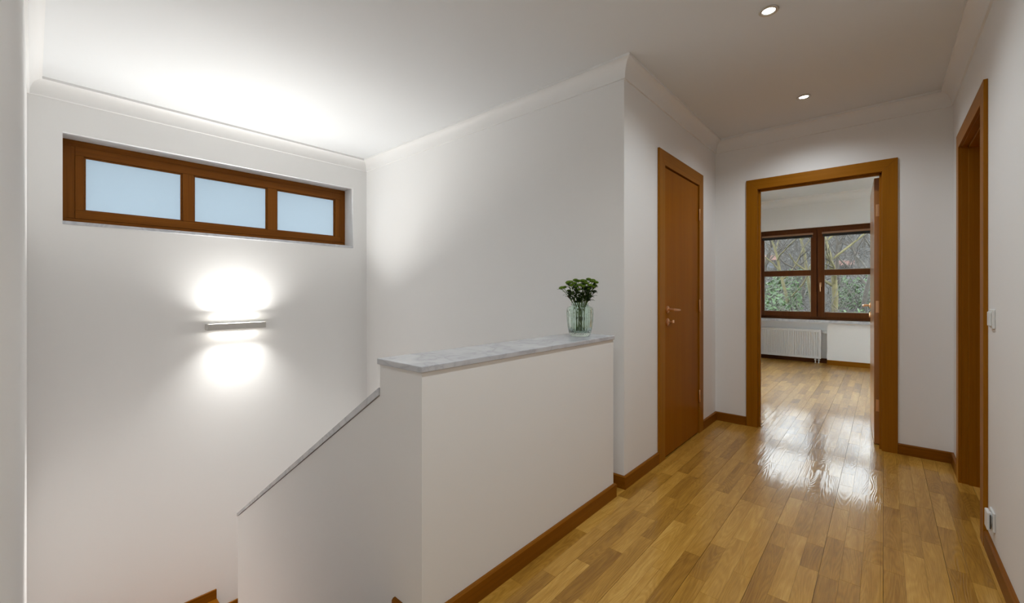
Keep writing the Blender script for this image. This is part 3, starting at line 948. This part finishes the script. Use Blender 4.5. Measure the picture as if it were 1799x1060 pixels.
for r, z in outer:
    rings.append([(r * flute(2 * math.pi * k / nseg, z) * math.cos(2 * math.pi * k / nseg), r * flute(2 * math.pi * k / nseg, z) * math.sin(2 * math.pi * k / nseg), z) for k in range(nseg)])
for r, z in inner:
    rings.append([(r * math.cos(2 * math.pi * k / nseg), r * math.sin(2 * math.pi * k / nseg), z) for k in range(nseg)])
rings = [[(x + VX, y + VY, z + VZ + 0.0003) for x, y, z in rg] for rg in rings]
m.loft(rings)
m.build('vase_body', vase_glass(), vase, True)

def leafy(name, c1, c2, rough=0.55):
    m, nt, p = new_mat(name)
    tc = nd(nt, 'ShaderNodeTexCoord')
    n = nd(nt, 'ShaderNodeTexNoise')
    n.inputs['Scale'].default_value = 60
    nt.links.new(tc.outputs['Object'], n.inputs['Vector'])
    r = ramp(nt, [(0.35, c1), (0.65, c2)])
    nt.links.new(n.outputs['Fac'], r.inputs['Fac'])
    nt.links.new(r.outputs['Color'], p.inputs['Base Color'])
    p.inputs['Roughness'].default_value = rough
    return m
STEMM = leafy('green_stem', (0.07, 0.13, 0.015), (0.12, 0.21, 0.03))
BLOOM = leafy('green_button_bloom', (0.06, 0.125, 0.001), (0.15, 0.26, 0.004), 0.7)
LEAFM = leafy('dark_green_leaf', (0.010, 0.030, 0.003), (0.030, 0.070, 0.006), 0.7)
LEAFB = leafy('browning_leaf', (0.10, 0.05, 0.03), (0.09, 0.08, 0.02))
right = Vector((math.cos(YAW), math.sin(YAW), 0))
away = Vector((-math.sin(YAW), math.cos(YAW), 0))
RIMZ = VZ + 0.188
heads = [(265, 272, 0.0), (335, 218, -0.02), (415, 192, 0.02), (480, 203, -0.015), (548, 184, 0.01), (600, 194, 0.03), (616, 216, -0.01), (614, 246, 0.02),
         (390, 226, -0.035), (442, 244, -0.045), (510, 224, -0.03), (545, 246, -0.04), (610, 306, 0.0), (572, 205, -0.02), (300, 268, 0.03), (358, 246, -0.03),
         (475, 256, -0.05), (450, 200, 0.045), (520, 200, 0.05), (370, 210, 0.04), (405, 262, -0.03), (530, 282, -0.035), (340, 300, 0.0), (585, 262, -0.02), (430, 290, -0.045), (500, 236, 0.02)]
special = {0: 'lowest green button chrysanthemum, drooping at the far left of the vase bunch', 1: 'large green button chrysanthemum high on the left of the vase bunch',
           2: 'green button chrysanthemum poking up highest on the left half of the bunch', 4: 'topmost green button chrysanthemum on the right of the vase bunch',
           12: 'brownish small chrysanthemum hanging low on the right of the vase bunch', 6: 'green button chrysanthemum at the right edge of the vase bunch'}
ORD = ['first', 'second', 'third', 'fourth', 'fifth', 'sixth', 'seventh', 'eighth', 'ninth', 'tenth', 'eleventh', 'twelfth', 'thirteenth', 'fourteenth',
       'fifteenth', 'sixteenth', 'seventeenth', 'eighteenth', 'nineteenth', 'twentieth', 'twenty-first', 'twenty-second', 'twenty-third', 'twenty-fourth', 'twenty-fifth', 'twenty-sixth']
order = sorted(range(len(heads)), key=lambda q: heads[q][0])
def petal_ball(c, up, r, mb, rr):
    """flattened button of many short petals over a dome"""
    up = up.normalized()
    u = up.orthogonal().normalized()
    w = up.cross(u)
    rings = []
    for (q, h) in ((0.30, -0.42), (0.80, -0.25), (1.0, 0.02), (0.93, 0.22), (0.70, 0.40), (0.38, 0.50), (0.05, 0.52)):
        n_ = 14
        ring = []
        for k in range(n_):
            a = 2 * math.pi * k / n_
            k2 = 1 + (0.10 if k % 2 else -0.07) * (q > 0.3)
            ring.append(c + (u * math.cos(a) + w * math.sin(a)) * (r * q * k2) + up * (r * h * (1.0 + 0.10 * (k % 2))))
        rings.append(ring)
    mb.loft(rings)
    for ringn, (q, h, cnt) in enumerate(((0.95, 0.08, 13), (0.72, 0.36, 10), (0.40, 0.48, 6))):
        for k in range(cnt):
            a = 2 * math.pi * (k + 0.5 * (ringn % 2)) / cnt
            d = (u * math.cos(a) + w * math.sin(a))
            b = c + d * (r * q * 0.9) + up * (r * h)
            tip = c + d * (r * q * 1.22) + up * (r * (h + 0.16))
            t = up.cross(d) * (r * 0.15)
            vs = [mb.bm.verts.new(p_) for p_ in (b - t, b + t, tip + t * 0.6, tip - t * 0.6, b + up * r * 0.1)]
            for f in ((0, 1, 2, 3), (0, 3, 4), (1, 4, 2), (3, 2, 4)):
                mb.bm.faces.new([vs[i] for i in f])
def leaf_mesh(mb, base_, d, up, L, W):
    d = d.normalized()
    s = d.cross(up)
    if s.length < 1e-3:
        s = d.orthogonal()
    s.normalize()
    nn = s.cross(d).normalized()
    spine = [base_ + d * (L * t) + nn * (L * 0.18 * math.sin(t * 2.6) - L * 0.12 * t * t) for t in (0, 0.2, 0.45, 0.7, 1.0)]
    wd = (0.08, 0.75, 1.0, 0.62, 0.03)
    lob = (1, 1.15, 0.85, 1.15, 1)
    Lr = [mb.bm.verts.new(p - s * W * q * l + nn * 0.0015) for p, q, l in zip(spine, wd, lob)]
    Cr = [mb.bm.verts.new(p) for p in spine]
    Rr = [mb.bm.verts.new(p + s * W * q * l + nn * 0.0015) for p, q, l in zip(spine, wd, lob)]
    for i in range(4):
        mb.bm.faces.new((Lr[i], Cr[i], Cr[i + 1], Lr[i + 1]))
        mb.bm.faces.new((Cr[i], Rr[i], Rr[i + 1], Cr[i + 1]))
for i, (xc, yc, dp) in enumerate(heads):
    rf = random.Random(300 + i)
    c = Vector((VX, VY, 0)) + right * ((xc - 455) / 1838) + away * dp
    c.z = RIMZ + (421 - yc) / 1838
    lab = special.get(i, 'green button chrysanthemum, its bloom the %s from the left in the vase' % ORD[order.index(i)])
    fl = empty('chrysanthemum', (VX, VY, VZ + 0.02), lab, 'flower', 'green chrysanthemums in the glass vase')
    lat = c - Vector((VX, VY, c.z))
    neck = Vector((VX, VY, RIMZ - 0.006)) + lat * 0.46
    if (neck - Vector((VX, VY, neck.z))).length > 0.038:
        dd = (neck - Vector((VX, VY, neck.z))).normalized() * 0.038
        neck = Vector((VX, VY, neck.z)) + dd
    foot = Vector((VX, VY, VZ + 0.024)) - lat.normalized() * (0.012 + 0.022 * rf.random()) + Vector((rf.uniform(-.01, .01), rf.uniform(-.01, .01), 0))
    midp = (neck + foot) / 2
    d = (c - neck).normalized()
    MB().tube([foot, midp, neck, neck * 0.45 + c * 0.55 + Vector((0, 0, 0.004)), c - Vector((0, 0, 0.004))], [0.0019, 0.0019, 0.0018, 0.0016, 0.0013], 6).build('stem', STEMM, fl, True)
    r = 0.0142 if i != 12 else 0.0105
    if i in (1, 3): r = 0.0175
    if i >= 20: r = 0.011
    mb = MB()
    petal_ball(c, (d * 0.55 + Vector((0, 0, 0.8))), r, mb, rf)
    mb.build('bloom', BLOOM if i != 12 else LEAFM, fl)
    for q in range(6):
        t = rf.uniform(0.0, 0.85)
        b = neck.lerp(c, t)
        a = rf.uniform(0, 6.28)
        dv = Vector((math.cos(a), math.sin(a), rf.uniform(0.1, 0.9))) + lat.normalized() * 0.5
        mb = MB()
        leaf_mesh(mb, b, dv, Vector((0, 0, 1)), rf.uniform(0.03, 0.05), rf.uniform(0.007, 0.012))
        mb.build('leaf', LEAFB if (i in (0, 12) and q == 0) else LEAFM, fl)
    if i % 3 == 0:
        mb = MB()
        b = foot.lerp(neck, 0.55)
        leaf_mesh(mb, b, Vector((rf.uniform(-.5, .5), rf.uniform(-.5, .5), -0.5)), Vector((0, 0, 1)), 0.035, 0.010)
        mb.build('leaf', LEAFM, fl)

# ------------------------------------------------------------------ outside: hillside, trees, shrubs, houses
def hz(x, y):
    pts = [(8.72, -0.35), (11, -0.25), (16, 0.15), (24, 1.3), (31, 2.5), (46, 7.0), (60, 7.6), (120, 8.0)]
    for (a, za), (b, zb) in zip(pts, pts[1:]):
        if y <= b:
            t = max(0, (y - a) / (b - a))
            z = za + (zb - za) * t
            break
    else:
        z = pts[-1][1]
    return z + 0.18 * math.sin(x * 0.9 + y * 0.35) * min(1, (y - 8.7) / 4) + 0.1 * math.sin(x * 2.1 - y * 0.8) * min(1, (y - 8.7) / 4)
struct('bounce_slab', MB().box((-6.5, YE2, -0.4), (-2.51, 8.6, -0.06)), plain('pale_bounce_concrete', (0.55, 0.54, 0.52), 0.8, var=0.1), 'pale slab added out of view to bounce sky light into the bedroom', 'bounce_slab')  # added unseen as a reflector, throws sky light onto the bedroom ceiling
m = bpy.data.meshes.new('hillside')
ys = [8.73 + (110 - 8.73) * (t / 60) ** 1.7 for t in range(61)]
xs = [-45 + 90 * t / 60 for t in range(61)]
m.from_pydata([(x, y, hz(x, y)) for y in ys for x in xs], [], [(j * 61 + i, j * 61 + i + 1, (j + 1) * 61 + i + 1, (j + 1) * 61 + i) for j in range(60) for i in range(60)])
m.materials.append(ground_mat())
hill = bpy.data.objects.new('hillside', m)
COL.objects.link(hill)
tag(hill, 'brown wooded hillside rising behind the bedroom window', 'hillside', None, 'structure')
struct('ground', MB().box((-60, -40, -3.6), (XW - 0.31, 8.6, -3.3)), plain('grey_paving', (0.25, 0.25, 0.24), 0.9, var=0.2), 'grey ground outside the frosted window, out of sight', 'ground')

BARKY = plain('lichen_bark', (0.085, 0.072, 0.03), 0.9, bump=0.4, bscale=40, var=0.35, vscale=9)
BARKG = plain('grey_bark', (0.035, 0.028, 0.02), 0.9, bump=0.4, bscale=40, var=0.35, vscale=9)
TWIG = plain('twig_bark', (0.036, 0.030, 0.025), 0.9, var=0.4, vscale=3)
TWIG2 = plain('brush_bark', (0.045, 0.038, 0.031), 0.9, var=0.5, vscale=1.5)
IVY = plain('ivy_leaf_green', (0.015, 0.042, 0.001), 0.6, var=0.6, vscale=6)

def fast_tubes(name, segs, mat, parent, n=4):
    """segs: list of (points, radii) – written straight as one mesh"""
    vs, fs = [], []
    off = world_loc(parent) if parent else Vector()
    for pts, rad_ in segs:
        ref = None
        b0 = len(vs)
        for i, p in enumerate(pts):
            d = (pts[min(i + 1, len(pts) - 1)] - pts[max(i - 1, 0)]).normalized()
            u = d.orthogonal().normalized() if ref is None else (ref - d * ref.dot(d)).normalized()
            ref = u
            w = d.cross(u)
            for k in range(n):
                a = 2 * math.pi * k / n
                vs.append(p + (u * math.cos(a) + w * math.sin(a)) * rad_[i] - off)
        for i in range(len(pts) - 1):
            for k in range(n):
                a, b = b0 + i * n + k, b0 + i * n + (k + 1) % n
                fs.append((a, b, b + n, a + n))
    me = bpy.data.meshes.new(name)
    me.from_pydata(vs, [], fs)
    me.materials.append(mat)
    for p in me.polygons:
        p.use_smooth = True
    o = bpy.data.objects.new(name, me)
    COL.objects.link(o)
    if parent: o.parent = parent
    return o

def grow(rt, p, d, L, r, lvl, limbs, twigs, maxl):
    pts, rad_ = [p.copy()], [r]
    nst = 5 if lvl < 2 else 3
    for i in range(nst):
        d = (d + Vector((rt.uniform(-1, 1), rt.uniform(-1, 1), rt.uniform(-0.5, 0.8))) * (0.16 if lvl == 0 else 0.28)).normalized()
        p = p + d * (L / nst)
        pts.append(p.copy())
        rad_.append(r * (1 - 0.55 * (i + 1) / nst))
    (limbs if lvl <= 1 else twigs).append((pts, rad_))
    if lvl >= maxl:
        return
    for k in range((5, 5, 4, 3)[min(lvl, 3)]):
        t = rt.uniform(0.3, 1.0)
        i = min(int(t * nst), nst - 1)
        b = pts[i].lerp(pts[i + 1], t * nst - i)
        a = rt.uniform(0, 6.283)
        side = Vector((math.cos(a), math.sin(a), rt.uniform(0.0, 0.9)))
        grow(rt, b, (d * 0.6 + side).normalized(), L * rt.uniform(0.42, 0.66), max(0.004, rad_[i] * 0.55), lvl + 1, limbs, twigs, maxl)

def bare_tree(seed, x, y, h, r, mat, label, lean=(0, 0)):
    rt = random.Random(seed)
    base_ = Vector((x, y, hz(x, y) - 0.05))
    t = empty('bare_tree', base_, label, 'tree', 'bare trees behind the bedroom window')
    limbs, twigs = [], []
    grow(rt, base_, Vector((lean[0], lean[1], 1)).normalized(), h, r, 0, limbs, twigs, 3)
    o = fast_tubes('trunk', limbs, mat, t, 6)
    o = fast_tubes('twigs', twigs, TWIG, t, 3)
    o['kind'] = 'stuff'
TREES = [(11, -1.95, 14.5, 2.9, 0.06, BARKY, 'yellowish lichen-barked bare tree behind the left casement, trunk leaning right', (-0.15, 0)),
         (12, -1.62, 15.5, 3.0, 0.065, BARKY, 'pale bare tree with forked limbs near the middle of the left casement', (0.05, 0)),
         (13, -1.02, 15.0, 3.2, 0.10, BARKY, 'thick pale bare trunk in the right casement', (0.02, 0)),
         (14, -0.45, 16.5, 3.0, 0.075, BARKG, 'grey bare tree next to the open door edge, right casement', (0.1, 0)),
         (15, -3.6, 19.0, 3.4, 0.075, BARKG, 'slim grey bare tree at the left jamb, behind the left casement', (0, 0)),
         (16, -2.5, 21.0, 3.6, 0.08, BARKG, 'grey bare tree farther up behind the left casement', (0.1, 0)),
         (17, -1.4, 22.0, 3.6, 0.08, BARKG, 'grey bare tree farther up behind the window mullion', (0, 0)),
         (18, -0.7, 24.0, 3.8, 0.09, BARKG, 'tall grey bare tree far behind the right casement', (0, 0)),
         (19, -4.2, 26.0, 3.8, 0.09, BARKG, 'far bare tree on the slope at the left edge of the window', (0, 0)),
         (20, -2.2, 34.0, 3.6, 0.1, BARKG, 'most distant bare tree on the upper slope, left casement', (0, 0)),
         (21, -4.6, 36.0, 3.4, 0.1, BARKG, 'distant bare tree high on the upper slope, far left', (0, 0)),
         (22, -1.0, 37.0, 3.4, 0.1, BARKG, 'distant bare tree high on the upper slope, right casement', (0, 0))]
for a in TREES:
    bare_tree(*a)

# tangled dead brush: nobody could count it
rb = random.Random(5)
segs = []
for i in range(2600):
    y = 11.5 + (rb.random() ** 1.4) * 34
    x = rb.uniform(-0.24, 0.02) * y
    p = Vector((x, y, hz(x, y) - 0.03))
    sc_ = 0.6 + y / 28
    d = Vector((rb.uniform(-0.9, 0.9), rb.uniform(-0.6, 0.6), rb.uniform(0.35, 1.0))).normalized()
    L = rb.uniform(0.5, 1.5) * sc_
    if rb.random() < 0.3:
        p.z += rb.uniform(0, 0.9) * sc_
    pts = [p.copy()]
    for k in range(3):
        d = (d + Vector((rb.uniform(-.5, .5), rb.uniform(-.5, .5), rb.uniform(-.55, .25)))).normalized()
        p = p + d * L / 3
        pts.append(p.copy())
    r = rb.uniform(0.004, 0.012) * sc_
    segs.append((pts, [r, r * 0.8, r * 0.6, r * 0.3]))
o = fast_tubes('dead_brush', segs, TWIG2, None, 3)
tag(o, 'tangle of grey dead brush covering the hillside behind the window', 'brush', None, 'stuff')

def ivy_bush(seed, x, y, rx, rz, cnt, label):
    rt = random.Random(seed)
    z0 = hz(x, y)
    b = empty('ivy_shrub', (x, y, z0), label, 'shrub', 'green shrubs behind the bedroom window')
    vs, fs = [], []
    for i in range(cnt):
        a, e = rt.uniform(0, 6.283), rt.random()
        q = rt.random() ** 0.4
        c = Vector((rx * q * math.cos(a) * math.sqrt(1 - e * e * 0.8), rx * q * math.sin(a) * math.sqrt(1 - e * e * 0.8), rz * e * q))
        s = rt.uniform(0.025, 0.06) * (0.7 + y / 40)
        u = Vector((rt.uniform(-1, 1), rt.uniform(-1, 1), rt.uniform(-1, 1))).normalized()
        w = u.orthogonal().normalized()
        k = len(vs)
        vs += [c - u * s, c + w * s * 0.55 + u * s * 0.1, c + u * s * 1.1, c - w * s * 0.55 + u * s * 0.1]
        fs.append((k, k + 1, k + 2, k + 3))
    me = bpy.data.meshes.new('foliage')
    me.from_pydata(vs, [], fs)
    me.materials.append(IVY)
    o = bpy.data.objects.new('foliage', me)
    COL.objects.link(o)
    o.parent = b
    o['kind'] = 'stuff'
    st = []
    for k in range(7):
        a = rt.uniform(0, 6.283)
        st.append(([Vector((x, y, z0 - 0.03)), Vector((x + math.cos(a) * rx * 0.3, y + math.sin(a) * rx * 0.3, z0 + rz * 0.4)), Vector((x + math.cos(a) * rx * 0.6, y + math.sin(a) * rx * 0.6, z0 + rz * 0.75))], [0.015, 0.011, 0.005]))
    fast_tubes('stem', st, BARKG, b, 5)
IV = [(1, -2.35, 12.6, 0.75, 1.25, 1500, 'green ivy-covered shrub low in the left corner of the left casement'),
      (2, -1.75, 13.0, 0.40, 0.75, 700, 'small green shrub low in the middle of the left casement'),
      (3, -0.42, 12.8, 0.62, 0.95, 1200, 'green shrub low in the right casement by the door handle'),
      (4, -1.05, 13.4, 0.45, 0.55, 600, 'low green shrub behind the bottom of the window mullion'),
      (5, -2.75, 15.2, 0.7, 1.5, 1100, 'taller green shrub behind the left edge of the window'),
      (6, -3.0, 22.0, 1.0, 1.3, 1000, 'green shrub halfway up the slope behind the left casement'),
      (7, -0.75, 19.0, 0.7, 1.2, 900, 'green shrub halfway up the slope behind the right casement'),
      (8, -1.9, 14.2, 0.25, 1.5, 500, 'ivy column climbing a trunk in the left casement')]
for a in IV:
    ivy_bush(*a)

ROOF = plain('red_roof_tile', (0.10, 0.035, 0.022), 0.8, var=0.25, vscale=4)
RENDER = plain('pale_render', (0.10, 0.095, 0.09), 0.8, bump=0.05)
WIN = plain('dark_house_glass', (0.03, 0.035, 0.045), 0.15, bump=0.01)
def house(x, y, w, d_, h, label):  # far-off houses, modelled small and close by
    z = hz(x, y) - 0.3
    b = empty('distant_house', (x, y, z), label, 'far_house', 'red-roofed houses on the hillside')
    MB().box((x - w / 2, y, z), (x + w / 2, y + d_, z + h)).build('walls', RENDER, b)
    m = MB().prism([(y - 0.25, z + h - 0.05), (y + d_ / 2, z + h + d_ * 0.32), (y + d_ + 0.25, z + h - 0.05), (y + d_ / 2, z + h + 0.01)], 0, x - w / 2 - 0.2, x + w / 2 + 0.2)
    m.build('roof', ROOF, b)
    nW = max(2, int(w / 1.2))
    for i in range(nW):
        xx = x - w / 2 + (i + 0.5) * w / nW
        q = MB().box((xx - 0.25, y - 0.03, z + h * 0.45), (xx + 0.25, y + 0.01, z + h * 0.80)).build('window', WIN, b)
    MB().box((x + w * 0.2, y + d_ * 0.4, z + h), (x + w * 0.2 + 0.35, y + d_ * 0.4 + 0.35, z + h + d_ * 0.42)).build('chimney', RENDER, b)
house(-5.75, 31.5, 0.9, 1.2, 0.95, 'distant house built tiny, with red roof on the slope, behind the left casement')
house(-1.62, 30.0, 0.45, 0.8, 0.7, 'distant house built tiny, red roof half hidden by brush, behind the right casement')
